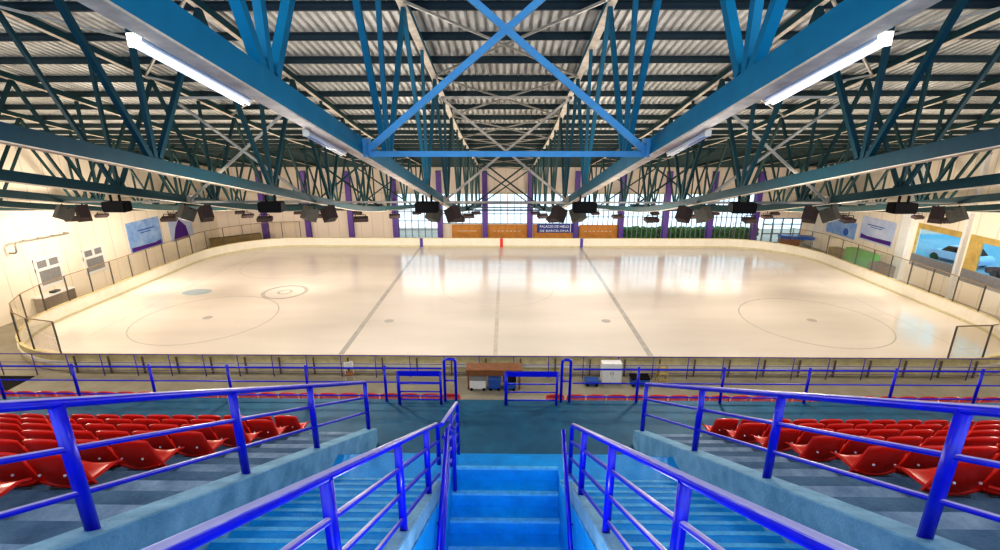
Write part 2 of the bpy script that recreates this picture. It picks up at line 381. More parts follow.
# ------------------------------------------------------------------ FAR WALL
ctop = ztop(YF) + TH + PH + .1
colx = [at(x, 215, 1, YF).x for x in (265, 308, 351, 395.5, 440, 485, 530, 576, 621, 665.5, 710, 755)]
xcell = [XL] + colx + [XR]
zw0, zw1 = at(500, 224, 1, YF).z, at(500, 193.5, 1, YF).z
zdoor = at(500, 219, 1, YF).z
bm = nb()
bx(bm, XL, YF, zw1, XR, YF + .3, ctop + .6)                 # band above the windows
for i in range(13):
    a, b_ = xcell[i], xcell[i + 1]
    if i in (0, 1, 2, 3): bx(bm, a, YF, 0, b_, YF + .3, zw1)
    elif i in (5, 6, 7): bx(bm, a, YF, 0, b_, YF + .3, zw0)
    elif i in (4,): pass
    elif i == 12:
        bx(bm, a + 4.9 if False else at(801, 230, 1, YF).x, YF, 0, b_, YF + .3, zw1)
        bx(bm, a, YF, zdoor + .2, b_, YF + .3, zw1)
    else: bx(bm, a, YF, 0, b_, YF + .3, .35)
struct('wall_far', bm, M['farwall'])
bm = nb(); bx(bm, XL, YF - .06, zw1 - .02, XR, YF, zw1 + .16); struct('trim_1', bm, M['kick'])
for i, x in enumerate(colx):
    bm = nb(); bx(bm, -.27, -.5, 0, .27, -.02, ztop(YF) - .1); 
    o = obj('wall_column', bm, M['purple']); o.location = (x, YF, 0)
    tag(o, 'purple painted column against the far wall, %s from the left' % ORD[i], 'column', 'purple columns along the far wall')
def window(n, x0, x1, z0, z1, nx, nz, fm, y=YF):
    bm = nb(); f = .07
    for i in range(nx + 1):
        x = x0 + (x1 - x0) * i / nx; w = f if i in (0, nx) else f * .6; bx(bm, x - w, y + .06, z0, x + w, y + .16, z1)
    for j in range(nz + 1):
        z = z0 + (z1 - z0) * j / nz; w = f if j in (0, nz) else f * .6; bx(bm, x0, y + .05, z - w, x1, y + .15, z + w)
    w_ = struct('window_%d' % n, bm, fm)
    bm = nb(); bx(bm, x0, y + .1, z0, x1, y + .11, z1); obj('window_pane', bm, M['winglass'], w_)
wn = 1
for i in (4, 5, 6, 7):
    z0 = zw0 if i > 4 else .4
    window(wn, xcell[i] + .27, xcell[i + 1] - .27, z0, zw1, 6, 3 if i > 4 else 5, M['frame']); wn += 1
for i in (8, 9, 10, 11):
    window(wn, xcell[i] + .27, xcell[i + 1] - .27, .35, zw1, 8, 2, M['frame']); wn += 1
# glazed door at the right end
dx0, dx1 = at(763, 230, 1, YF).x, at(801, 230, 1, YF).x
bm = nb()
for k in range(5):
    x = dx0 + (dx1 - dx0) * k / 4; bx(bm, x - .06, YF + .04, 0, x + .06, YF + .16, zdoor + .2)
for z in (.08, 1.1, 2.2, zdoor + .12): bx(bm, dx0, YF + .04, z - .06, dx1, YF + .14, z + .06)
dr = struct('door_1', bm, M['frame'])
bm = nb(); bx(bm, dx0, YF + .09, 0, dx1, YF + .1, zdoor + .2); obj('door_pane', bm, M['winglass'], dr)
# outdoors: glowing backdrop standing for daylight, and hedge
bm = nb(); bx(bm, colx[3] - 12, YF + 9, -1, XR + 25, YF + 9.2, 12); tag(obj('daylight_backdrop', bm, M['daylight']), 'glowing white backdrop standing for daylight outside the far windows', 'wall')
bm = nb(); bx(bm, colx[3] - 12, YF + .3, -.4, XR + 25, YF + 9, -.05); struct('floor_outdoor', bm, M['floorc'])
hx0, hx1 = colx[7] - 1, colx[11] + 1.5
bm = nb(); nseg = 90
for i in range(nseg):
    x = hx0 + (hx1 - hx0) * i / nseg
    for z in (.3, .8, 1.25):
        m_ = Matrix.Translation((x + random.uniform(-.1, .1), YF + 1.6 + random.uniform(-.2, .2), z + random.uniform(-.1, .12))) @ Matrix.Rotation(random.uniform(0, 3), 4, Vector((random.random(), random.random(), 1)).normalized())
        bmesh.ops.create_icosphere(bm, subdivisions=1, radius=random.uniform(.3, .42), matrix=m_)
hd = obj('clipped_hedge', bm, M['hedge']); tag(hd, 'clipped green hedge outside the right-hand far windows', 'hedge')
# orange panels, sign
for i, lab in ((4, 'beside the sliding glass bay'), (5, 'left of the red centre marker'), (6, 'above the red centre marker'), (7, 'under the navy sign'), (8, 'right of the navy sign')):
    pass
segs = [(452, 482, 'leftmost, above the left blue marker'), (488, 527, 'in the middle, above the red marker'), (533, 572, 'under the navy sign'), (579, 618, 'rightmost, beside the hedge windows')]
for a, b_, lab in segs:
    x0, x1 = at(a, 232, 1, YF).x, at(b_, 232, 1, YF).x
    t = thing('advertising_panel', 'long orange-brown advertising panel on the far wall, ' + lab, 'panel', (x0, YF - .03, 0), 0, 'orange panels along the far wall')
    bm = nb(); bx(bm, 0, -.05, 0, x1 - x0, 0, zw0 - .05); obj('panel_board', bm, M['orange'], t)
    bm = nb(); n_ = 7
    for k in range(n_):
        xx = .6 + (x1 - x0 - 1.2) * k / n_; bx(bm, xx, -.062, 1.32, xx + .3, -.052, 1.4)
    obj('pale_print', bm, M['cream'], t)
def text(body, size, m, parent, loc, rot, name='lettering', width=None):
    cu = bpy.data.curves.new('t', 'FONT'); cu.body = body; cu.size = size; cu.extrude = .005; cu.align_x = 'CENTER'
    tmp = bpy.data.objects.new('t', cu); C.objects.link(tmp); bpy.context.view_layer.update()
    me = bpy.data.meshes.new_from_object(tmp); bpy.data.objects.remove(tmp)
    if width:
        xs_ = [v.co.x for v in me.vertices]; k = width / (max(xs_) - min(xs_))
        me.transform(Matrix.Diagonal((k, 1, 1, 1)))
    me.materials.clear(); me.materials.append(m)
    o = bpy.data.objects.new(name, me); C.objects.link(o); o.parent = parent; o.location = loc; o.rotation_euler = rot; return o
sx0, sx1 = at(537, 228, 1, YF).x, at(573, 228, 1, YF).x; sz0, sz1 = at(500, 233, 1, YF - .4).z, at(500, 224, 1, YF - .4).z
t = thing('hall_sign', 'navy blue sign with two lines of white lettering on the far wall', 'sign', ((sx0 + sx1) / 2, YF - .12, sz0))
w = sx1 - sx0; h = sz1 - sz0
bm = nb(); bx(bm, -w / 2, -.05, 0, w / 2, 0, h); obj('sign_board', bm, M['sign'], t)
text('PALACIO DE HIELO', h * .40, M['letter'], t, (-.1, -.06, h * .56), (R(90), 0, 0), width=w * .80)
text('DE BARCELONA', h * .34, M['letter'], t, (-.1, -.06, h * .10), (R(90), 0, 0), width=w * .80)
bm = nb(); bx(bm, w / 2 - .35, -.056, .05, w / 2 - .29, -.05, h - .05); obj('white_edge_line', bm, M['letter'], t)

# ------------------------------------------------------------------ RIGHT WALL with picture windows
W1 = (at(913, 248, 0, XR).y, at(957, 262, 0, XR).y); W2 = (at(963, 265, 0, XR).y, at(963, 265, 0, XR).y - 7.5)
zb_, zt_ = 1.55, at(935, 226, 0, XR).z
bm = nb()
def wr(y0, y1, z0, z1): bx(bm, XR, min(y0, y1), z0, XR + .3, max(y0, y1), z1)
wr(-6, W2[1], 0, 18); wr(W2[1], YF + .3, zt_, 18); wr(W2[1], YF + .3, 0, zb_); wr(W2[0], W1[1], zb_, zt_); wr(W1[0], YF + .3, zb_, zt_)
struct('wall_right', bm, M['sidewall'])
for k, (a, b_) in enumerate((W1, W2)):
    y1, y0 = a, b_
    bm = nb(); f = .09
    bx(bm, XR - .02, y0, zt_ - .45, XR + .1, y1, zt_)
    bx(bm, XR - .024, y0 + .01, zb_, XR + .095, y0 + f, zt_ - .02)
    if k: bx(bm, XR - .026, y1 - 1.0, zb_ + .9, XR + .09, y1 - .01, zt_ - .01)
    else: bx(bm, XR - .026, y1 - .15, zb_, XR + .09, y1 - .01, zt_ - .01)
    w_ = struct('window_%d' % wn, bm, M['yellow']); wn += 1
    bm = nb(); bx(bm, XR - .03, y0, zb_, XR + .12, y1, zb_ + .95); obj('grey_sill_panel', bm, M['greywall'], w_)
    bm = nb(); bx(bm, XR + .05, y0, zb_ + .9, XR + .06, y1, zt_ - .4); obj('window_pane', bm, M['winglass'], w_)
bm = nb(); bx(bm, XR - .35, W2[0] + .15, 0, XR, W1[1] - .15, ztop(38)); tag(obj('wall_pillar', bm, M['whiteframe']), 'white pillar between the two big windows on the right wall', 'pillar')
bm = nb(); bx(bm, XR - .45, W1[0] + .3, 0, XR, W1[0] + 1.3, ztop(43)); tag(obj('wall_pillar', bm, M['whiteframe']), 'broad white pillar left of the big windows on the right wall', 'pillar')
# street outside
bm = nb(); bx(bm, XR + .3, 24, 1.2, XR + 16, 52, 1.5); struct('floor_street', bm, M['road'])
bm = nb(); bx(bm, XR + 14, 22, 1.5, XR + 14.3, 60, 12)
for k in range(12):
    bx(bm, XR + 13.8, 23 + 3 * k, 3.0, XR + 14, 24.6 + 3 * k, 5.0); bx(bm, XR + 13.7, 23 + 3 * k, 6.0, XR + 14, 24.6 + 3 * k, 8.0)
tag(obj('street_building', bm, M['streetglow']), 'cyan building glowing as if daylit across the street outside the right windows', 'building')
def car(label, m, loc, rz):
    t = thing('parked_car', label, 'car', loc, rz)
    bm = nb(); prism(bm, [(-2.1, .3), (2.1, .3), (2.15, .7), (1.3, .95), (-1.9, .98), (-2.15, .7)], -.85, .85, 0)
    bmesh.ops.bevel(bm, geom=bm.edges[:], offset=.06, segments=2, affect='EDGES'); obj('car_body', bm, m, t)
    bm = nb(); prism(bm, [(-1.6, .97), (1.0, .94), (.45, 1.42), (-1.1, 1.45)], -.72, .72, 0); obj('cabin_glass', bm, M['black'], t)
    bm = nb(); prism(bm, [(-1.12, 1.43), (.45, 1.41), (.4, 1.47), (-1.0, 1.5)], -.70, .70, 0); obj('car_roof', bm, m, t)
    for sx in (-.8, .8):
        for sy in (-1.35, 1.3):
            bm = nb(); bmesh.ops.create_cone(bm, cap_ends=True, segments=20, radius1=.32, radius2=.32, depth=.2, matrix=Matrix.Translation((sx, sy, .32)) @ Matrix.Rotation(R(90), 4, 'Y')); obj('wheel', bm, M['tyre'], t)
car('pale blue car parked outside the left of the two big right windows', M['car2'], (XR + 4.5, (W1[0] + W1[1]) / 2 + 2.6, 1.5), R(12))
car('dark red car parked outside the rightmost window', M['car1'], (XR + 4.0, (W2[0] + W2[1]) / 2 + 3.0, 1.5), R(5))
# potted street tree
t = thing('street_tree', 'small green tree outside the left of the big right windows', 'tree', (XR + 7, W1[0] + 3.2, 1.5))
bm = nb(); tube(bm, [(0, 0, 0), (.05, 0, 1.2), (0, .05, 2.2)], .09, 8); obj('trunk', bm, M['brownwood'], t)
bm = nb()
for k in range(40):
    a, e, r_ = random.uniform(0, 6.28), random.uniform(-1, 1.2), random.uniform(.2, .9)
    bmesh.ops.create_icosphere(bm, subdivisions=1, radius=random.uniform(.18, .34), matrix=Matrix.Translation((math.cos(a) * r_, math.sin(a) * r_, 2.7 + e * .7)))
obj('crown', bm, M['hedge'], t)

# banners on the side walls
def banner(pa, pb, ztop_, X, m, label, stripe=True, extra=None):
    s = 1 if X < 0 else -1
    y0, y1 = sorted((at(*pa, 0, X).y, at(*pb, 0, X).y)); z0 = min(at(*pa, 0, X).z, at(*pb, 0, X).z)
    t = thing('wall_banner', label, 'banner', (X + s * .04, y0, z0))
    L = y1 - y0
    bm = nb(); bx(bm, 0 - .02, 0, 0, .02, L, ztop_ - z0); obj('banner_sheet', bm, m, t)
    if stripe:
        bm = nb(); x_ = s * .024; prism(bm, [(.15, .12), (L - .2, .12), (L - .2, .55), (L - 1.0, .42), (.15, .5)], x_ - .004, x_ + .004, 0)
        obj('purple_stripe', bm, M['banpurple'], t)
    if extra: extra(t, L, ztop_ - z0, s)
    return t
def ex_lines(t, L, H, s):
    bm = nb(); bx(bm, s * .024 - .004, L * .3, H * .66, s * .024 + .004, L * .8, H * .70); bx(bm, s * .024 - .004, L * .35, H * .58, s * .024 + .004, L * .7, H * .61); obj('small_print', bm, M['bluebox'], t)
def ex_tri(t, L, H, s):
    bm = nb(); prism(bm, [(L * .1, .0), (L * .8, .0), (L * .72, H * .5), (L * .45, H * .8), (L * .25, H * .5)], s * .028 - .004, s * .028 + .004, 0); obj('purple_figure', bm, M['banpurple'], t)
def ex_dot(t, L, H, s):
    bm = nb(); bmesh.ops.create_cone(bm, cap_ends=True, segments=20, radius1=.38, radius2=.38, depth=.01, matrix=Matrix.Translation((s * .028, L * .3, H * .32)) @ Matrix.Rotation(R(90), 4, 'Y')); obj('blue_dot', bm, M['bluebox'], t)
zt_b = at(145, 219, 0, XL).z
banner((131, 253), (163, 244), zt_b, XL, M['bannerblue'], 'pale blue banner with a purple stripe along its foot on the left wall', True, ex_lines)
banner((171, 241), (193, 235.5), zt_b - .3, XL, M['bannerpale'], 'small pale banner with a dark purple figure on the left wall', False, ex_tri)
banner((859, 238), (892, 247), at(880, 219, 0, XR).z, XR, M['bannerpale'], 'lavender banner with a purple stripe along its foot on the right wall', True, ex_lines)
banner((826, 231), (855, 236.5), at(840, 219, 0, XR).z, XR, M['bannerblue'], 'pale blue banner with a round blue dot near the far right corner', False, ex_dot)

# shuttered units on the left wall
def shutter(px0, px1, pybot, pymid, pytop, n, label):
    y0, y1 = sorted((at(px0, pybot, 0, XL).y, at(px1, pybot - 4, 0, XL).y)); zb, zm, zt = at(px0, pybot, 0, XL).z, at(px0, pymid, 0, XL).z, at(px0, pytop, 0, XL).z
    bm = nb(); f = .1; X = XL + .03; xm = (y0 + y1) / 2
    for z in (zb, zm, zt): bx(bm, XL, y0 - f, z - f, X + .06, y1 + f, z + f)
    for y in (y0, y1): bx(bm, XL, y - f, zb + .02, X + .052, y + f, zt)
    bx(bm, XL, xm - f, zm, X + .048, xm + f, zt)
    w_ = struct('window_%d' % n, bm, M['whiteframe'])
    bm = nb(); bx(bm, XL, y0, zb, X, y1, zm); obj('grey_shutter', bm, M['grey'], w_)
    for a, b_ in ((y0, xm), (xm, y1)):
        bm = nb(); bx(bm, XL, a, zm, X, b_, zt); obj('grey_pane', bm, M['grey'], w_)
shutter(41, 65, 288, 269.5, 259, wn, ''); wn += 1
shutter(87.5, 107, 274, 258, 249, wn, ''); wn += 1
# grey ticket counter below
p0 = at(46, 308, 0, -32.2); p1 = at(77, 297, 0, -32.2)
t = thing('service_counter', 'grey service counter against the left wall behind the glass', 'counter', (-32.5, min(p0.y, p1.y), 0))
L = abs(p1.y - p0.y)
bm = nb(); bx(bm, -.45, 0, 0, .3, L, 1.05); obj('counter_body', bm, M['greybrown'], t)
bm = nb(); bx(bm, -.48, -.06, 1.05, .38, L + .06, 1.12); obj('counter_top', bm, M['whitebox'], t)
bm = nb(); bx(bm, -.2, L * .4, 1.12, .15, L * .62, 1.25); tag(obj('till_box', bm, M['black']), 'small black box standing on the grey service counter', 'box').location = t.location
# heater pipe rail on left wall
t = thing('wall_pipe', 'grey bracketed pipe running along the left wall above the shutters', 'pipe')
a = at(12, 243, 0, XL + .35); b_ = at(68, 233, 0, XL + .35)
bm = nb(); tube(bm, bend([(XL, a.y, a.z - .7), (XL + .5, a.y, a.z - .7), (XL + .5, a.y, a.z), (XL + .5, b_.y, b_.z), (XL, b_.y, b_.z)], .3), .06); obj('pipe_run', bm, M['steelgrey'], t)
bm = nb()
for k in range(3):
    y = a.y + (b_.y - a.y) * (k + 1) / 4; z = a.z + (b_.z - a.z) * (k + 1) / 4; bx(bm, XL, y - .03, z - .03, XL + .5, y + .03, z + .03)
obj('pipe_brackets', bm, M['steelgrey'], t)

# ------------------------------------------------------------------ RINK
def outline(off=0., n=14):
    """closed rounded-rectangle path, corner fillets; off grows it outwards"""
    x0, x1, y0, y1, r = RX0 - off, RX1 + off, RY0 - off, RY1 + off, RC + off
    pts = []
    for cx, cy, a0 in ((x1 - r, y1 - r, 0), (x0 + r, y1 - r, 90), (x0 + r, y0 + r, 180), (x1 - r, y0 + r, 270)):
        for i in range(n + 1):
            a = R(a0 + 90 * i / n); pts.append((cx + r * math.cos(a), cy + r * math.sin(a)))
    return pts
bm = nb(); f = bm.faces.new([bm.verts.new((x, y, .0)) for x, y in outline(0)]); 
icep = struct('ice_surface', bm, M['ice'])
def ringstrip(bm, o0, o1, z0, z1, n=14):
    A, B = outline(o0, n), outline(o1, n); k = len(A)
    rows = [[bm.verts.new((*p, z)) for p in pts] for pts, z in ((A, z0), (A, z1), (B, z1), (B, z0))]
    for a, b_ in zip(rows, rows[1:] + rows[:1]):
        for i in range(k): bm.faces.new((a[i], a[(i + 1) % k], b_[(i + 1) % k], b_[i]))
BH = 1.0
t = thing('rink_boards', 'cream white dasher boards running right round the ice rink', 'barrier', (RCX, RY0, 0))
def bp(name, bm, m): return obj(name, bm, m, t).__setattr__('location', (-RCX, -RY0, 0))
bm = nb(); ringstrip(bm, 0, .07, .18, BH - .03); bp('board_facing', bm, M['white'])
bm = nb(); ringstrip(bm, -.012, .07, 0, .18); bp('kick_plate', bm, M['kick'])
bm = nb(); ringstrip(bm, -.03, .14, BH - .03, BH + .02); bp('cap_rail', bm, M['boardback'])
bm = nb(); ringstrip(bm, .08, .16, .40, .58); bp('back_rail', bm, M['white'])
bm = nb(); ringstrip(bm, .071, .079, .0, BH - .03); bp('back_sheet', bm, M['boardback'])
k = 0; x = RX0 + RC
while x < RX1 - RC + 1:
    bm = nb(); bx(bm, x - .03, RY0 - .24, 0, x + .03, RY0 - .165, BH - .06); bp('back_rib', bm, M['greybrown']); x += 1.8
# ice markings
def im(name, bm, m):
    return obj(name, bm, m, icep)
def linex(x, w, m, name):
    bm = nb(); dy = 0; 
    def ye(x):
        r = RC; d = 0
        if x < RX0 + r: d = r - math.sqrt(max(0, r * r - (RX0 + r - x) ** 2))
        if x > RX1 - r: d = r - math.sqrt(max(0, r * r - (x - RX1 + r) ** 2))
        return d
    d = ye(x); bx(bm, x - w / 2, RY0 + d + .02, .001, x + w / 2, RY1 - d - .02, .004); im(name, bm, m)
linex(RCX - 8.83, .32, M['mark'], 'blue_line'); linex(RCX + 8.83, .32, M['mark'], 'blue_line'); linex(RCX, .25, M['markfaint'], 'centre_line')
linex(RX0 + 4, .06, M['markfaint'], 'goal_line'); linex(RX1 - 4, .06, M['markfaint'], 'goal_line')
def circ(cx, cy, r, w, m, name, sx=1.):
    bm = nb(); n = 72; A = [bm.verts.new((cx + sx * r * math.cos(2 * math.pi * i / n), cy + r * math.sin(2 * math.pi * i / n), .003)) for i in range(n)]
    if w <= 0: bm.faces.new(A)
    else:
        B = [bm.verts.new((cx + sx * (r - w) * math.cos(2 * math.pi * i / n), cy + (r - w) * math.sin(2 * math.pi * i / n), .003)) for i in range(n)]
        for i in range(n): bm.faces.new((A[i], A[(i + 1) % n], B[(i + 1) % n], B[i]))
    im(name, bm, m)
CY = (RY0 + RY1) / 2
for cx in (RX0 + 9.6, RX1 - 10): 
    for cy in (CY - 6.8,): circ(cx, cy, 4.5, .08, M['mark'], 'face_off_circle'); circ(cx, cy, .32, 0, M['mark'], 'face_off_spot')
    circ(cx, CY + 6.8, 4.5, .06, M['markfaint'], 'face_off_circle')
circ(RCX, CY, 4.5, .06, M['markfaint'], 'centre_circle')
for px in (389, 606): p = at(px, 321, 2, 0); circ(p.x, p.y, .32, 0, M['mark'], 'face_off_spot')
p = at(285, 292, 2, 0); circ(p.x, p.y, 1.75, .3, M['mark'], 'ring_marking'); circ(p.x, p.y, .6, .2, M['mark'], 'ring_marking')
p = at(197, 292, 2, 0); circ(p.x, p.y, .8, 0, M['markglint'], 'ice_glint', 1.4)  # blue glint of light painted onto the ice
# coloured marker posts on the far boards
for px, m, lab in ((421.5, 'bluemark', 'narrow dark blue line marker on the far boards, left of centre'), (501.5, 'red', 'narrow red centre line marker on the far boards'), (581.5, 'bluemark', 'narrow dark blue line marker on the far boards, right of centre'), (743, 'red', 'thin red marker on the far boards near the glazed door')):
    x = at(px, 244, 1, RY1).x; bm = nb(); wd = .16 if px < 700 else .05
    bx(bm, -wd, -.03, .0, wd, .12, BH + (.0)); o = obj('line_marker', bm, M[m], t); o.location = (x - RCX, RY1 - .02 - RY0, 0); o['label'] = lab

# protective glass round the two ends
def barrier(side):
    path = outline(.05, 12); n = 13
    if side < 0: seq = [p for p in path[n:3 * n]]            # far-left corner, then near-left corner
    else: seq = [(22.8, RY0 - .05)] + [p for p in path[3 * n:]] + [p for p in path[:n]]
    xe = -22.2 if side < 0 else 22.3
    # lay panel joints at an even pitch along the path
    def walk(pts, step):
        out = [Vector((*pts[0], 0))]; acc = 0
        for a, b_ in zip(pts, pts[1:]):
            a, b_ = Vector((*a, 0)), Vector((*b_, 0)); L = (b_ - a).length; t_ = step - acc
            while t_ <= L: out.append(a.lerp(b_, t_ / L)); t_ += step
            acc = L - (t_ - step)
        return out
    J = walk(seq, 1.93)
    t = thing('rink_glass_barrier', 'clear glass barrier on posts around the %s end of the rink' % ('left' if side < 0 else 'right'), 'barrier', (J[0].x, J[0].y, BH))
    O = Vector((J[0].x, J[0].y, BH)); GH = 1.8
    for a, b_ in zip(J, J[1:]):
        bm = nb(); a_, c_ = a - O + Vector((0, 0, BH)), b_ - O + Vector((0, 0, BH))
        beam(bm, a_ + Vector((0, 0, GH / 2 + .02)), c_ + Vector((0, 0, GH / 2 + .02)), .012, GH - .04); obj('glass_pane', bm, M['glass'], t)
    for j, a in enumerate(J):
        bm = nb(); p_ = a - O + Vector((0, 0, BH)); d = (J[min(j + 1, len(J) - 1)] - J[max(j - 1, 0)]).normalized(); 
        beam(bm, p_ + Vector((0, 0, .02)), p_ + Vector((0, 0, GH)), .06, .06, d); obj('glass_post', bm, M['glasspost'], t)
    bm = nb(); tube(bm, [p - O + Vector((0, 0, BH + GH)) for p in J], .03, 6); obj('top_channel', bm, M['bronze'], t)
barrier(-1); barrier(1)

# things behind the boards
def locker(x, y0, y1, h, m, name, label, cat, d=.9):
    t = thing(name, label, cat, (x, y0, 0)); L = y1 - y0
    bm = nb(); bx(bm, 0, 0, .05, d, L, h); bmesh.ops.bevel(bm, geom=bm.edges[:], offset=.02, segments=1, affect='EDGES'); obj('body', bm, m, t)
    n_ = max(1, int(L / .9))
    for k in range(n_):
        bm = nb(); bx(bm, -.03, L * k / n_ + .04, .15, 0, L * (k + 1) / n_ - .04, h - .08); obj('front_panel', bm, m, t)
    bm = nb(); bx(bm, .05, .05, 0, d - .05, L - .05, .05); obj('plinth', bm, M['black'], t)
gy = [at(px, py_, 0, 31.2).y for px, py_ in ((828, 250), (844, 256), (869, 264), (884, 272))]
locker(31.2, gy[1] + .05, gy[0], 1.6, M['greenish'], 'storage_bench', 'olive brown storage unit behind the right boards, left of the green one', 'cabinet')
locker(31.2, gy[2] + .05, gy[1], 2.1, M['green'], 'storage_locker', 'bright green storage unit behind the right boards', 'cabinet')
locker(31.2, gy[3], gy[2], 1.6, M['greybrown'], 'storage_bench', 'grey brown storage unit behind the right boards, right of the green one', 'cabinet')
pA, pB = at(210, 246, 2, .9), at(251, 241, 2, .9)
t = thing('storage_bench', 'long olive brown storage bench behind the far left corner boards', 'cabinet', (-30.6, 48.3, 0), R(38))
bm = nb(); bx(bm, 0, 0, .06, 4.9, .7, 1.55); bmesh.ops.bevel(bm, geom=bm.edges[:], offset=.02, segments=1, affect='EDGES'); obj('body', bm, M['greenish'], t)
for k in range(5): bm = nb(); bx(bm, .05 + .97 * k, -.03, .15, .95 + .97 * k, 0, 1.45); obj('front_panel', bm, M['greenish'], t)
t = thing('covered_table', 'long table under a blue cover behind the far right corner boards', 'table', (at(786, 240, 1, 52).x - .6, 52.0, 0), R(-14))
bm = nb(); prism(bm, [(0, .95), (3.3, .95), (3.3, 1.25), (0, 1.3)], 0, 1.2, 1); obj('blue_cover', bm, M['bluebox'], t)
bm = nb(); bx(bm, .05, .05, 0, 1.9, 1.15, .95); obj('timber_front', bm, M['brownwood'], t)
for x_ in (2.2, 3.15):
    for y_ in (.1, 1.05): bm = nb(); bx(bm, x_, y_, 0, x_ + .08, y_ + .08, .95); obj('leg', bm, M['steelgrey'], t)

# ------------------------------------------------------------------ HANGING FIXTURES
def node_z(y): return zbot(y)
def boxlight(x, y, label):
    t = thing('hanging_box_light', label, 'lamp', (x, y, zbot(y)), 0, 'black box lights under the trusses')
    bm = nb(); bx(bm, -.42, -.2, -.60, .42, .2, -.24); bmesh.ops.bevel(bm, geom=bm.edges[:], offset=.03, segments=2, affect='EDGES'); obj('lamp_housing', bm, M['black'], t)
    for sx in (-.16, .16): bm = nb(); bx(bm, sx - .03, -.03, -.26, sx + .03, .03, .0); obj('hanger', bm, M['black'], t)
    bm = nb(); bx(bm, -.36, -.15, -.615, .36, .15, -.60); obj('lamp_glass', bm, M['spk'], t)
    return t
lefts = ['fourth', 'third', 'second', 'first']
bl0 = boxlight(-GX[0], 17.1, 'black box light hanging under the centre-left truss')
for s in (-1, 1):
    for i in range(4):
        if (s, i) == (-1, 0): continue
        dup(bl0, (s * GX[i], 17.1, zbot(17.1)), 0, 'black box light hanging under the %s truss to the %s of centre' % (ORD[i], 'left' if s < 0 else 'right'))
def speaker(x, y, rx, rz, m, label):
    t = thing('hanging_speaker', label, 'speaker', (x, y, zbot(y)), 0, 'loudspeakers under the trusses')
    T = Matrix.Translation((0, 0, -.42)) @ Matrix.Rotation(rz, 4, 'Z') @ Matrix.Rotation(rx, 4, 'X')
    bm = nb(); prof_ = [(-.26, -.3), (.26, -.3), (.26, .3), (-.26, .3)]
    vs = []
    for yy_, k in ((-.28, .75), (.28, 1.)):
        vs.append([bm.verts.new(T @ Vector((a * k, yy_, b__))) for a, b__ in prof_])
    for j in range(4): bm.faces.new((vs[0][j], vs[0][(j + 1) % 4], vs[1][(j + 1) % 4], vs[1][j]))
    bm.faces.new(vs[0][::-1]); bm.faces.new(vs[1]); obj('cabinet', bm, m, t)
    bm = nb(); bx(bm, -.23, .281, -.27, .23, .30, .27, T); obj('grille', bm, M['black'], t)
    bm = nb(); tube(bm, [(0, 0, 0), (0, 0, -.2)], .03, 8); bx(bm, -.3, -.03, -.2, .3, .03, -.17); obj('bracket', bm, M['black'], t)
for i in range(4):
    for s in (-1, 1):
        for e in (-1, 1):
            speaker(s * GX[i] + e * .46, 21.45, R(-28), R(38 * e + (8 if s < 0 else -8)) + (math.pi if False else 0), M['spk'] if (e * s < 0) else M['spkgrey'],
                    'dark loudspeaker on the %s side of the %s truss to the %s of centre' % ('left' if e < 0 else 'right', ORD[i], 'left' if s < 0 else 'right'))
def flood(x, y, label, lit):
    t = thing('flood_light', label, 'lamp', (x, y, zbot(y)), 0, 'flood lights under the trusses')
    T = Matrix.Translation((0, 0, -.45)) @ Matrix.Rotation(R(15), 4, 'Z') @ Matrix.Rotation(R(14), 4, 'X')
    bm = nb(); bx(bm, -.42, -.22, -.12, .42, .22, .10, T); bmesh.ops.bevel(bm, geom=bm.edges[:], offset=.04, segments=1, affect='EDGES'); obj('lamp_housing', bm, M['spk'], t)
    bm = nb(); bx(bm, -.2, -.12, -.135, .2, .12, -.12, T); obj('lamp_face', bm, M['lamp'] if lit else M['black'], t)
    bm = nb(); tube(bm, bend([(-.3, 0, -.42), (-.3, 0, -.2), (.3, 0, -.2), (.3, 0, -.42)], .06), .02, 6); tube(bm, [(0, 0, -.2), (0, 0, 0)], .025, 6); obj('yoke', bm, M['black'], t)
for i in range(6):
    for s in (-1, 1):
        if GX[i] > 31: continue
        for y, wd in ((27.5, 'near row'), (36, 'middle row'), (45, 'far row')):
            flood(s * GX[i], y, 'flood light in the %s under the %s truss to the %s of centre' % (wd, ORD[i], 'left' if s < 0 else 'right'), True)
# fluorescent battens
def batten(x, y0, y1, label):
    t = thing('fluorescent_batten', label, 'lamp', (x, y0, zbot(y0) + .02), 0, 'fluorescent battens on the centre trusses')
    dz = zbot(y1) - zbot(y0); L = y1 - y0
    bm = nb(); beam(bm, (0, 0, 0), (0, L, dz), .11, .06); obj('batten_housing', bm, M['housing'], t)
    bm = nb(); tube(bm, [(-.035, .04, -.055), (-.035, L - .04, dz - .055)], .018, 8); obj('tube', bm, M['tube'] if y0 < 6 else M['housing'], t)
    bm = nb(); tube(bm, [(.035, .04, -.055), (.035, L - .04, dz - .055)], .018, 8); obj('tube', bm, M['tube'] if y0 < 6 else M['housing'], t)
    bm = nb(); bx(bm, -.05, -.02, -.07, .05, .02, .03); obj('end_cap', bm, M['lamp'] if y0 < 6 else M['cream'], t)
for s, sd in ((-1, 'left'), (1, 'right')):
    for y0, wd in ((4.15, 'nearest the camera'), (7.4, 'second from the camera')):
        batten(s * (GX[0] + .19), y0 + .06, y0 + 1.7, 'white fluorescent batten beside the centre-%s truss, %s' % (sd, wd))

# ------------------------------------------------------------------ STAND
SL = .557
def znose(y): return ZC - 1.6 - SL * y
XO = 2.62                                      # inner face of outer parapets
WZ = 6.06; WY0, WY1 = 8.15, 10.15
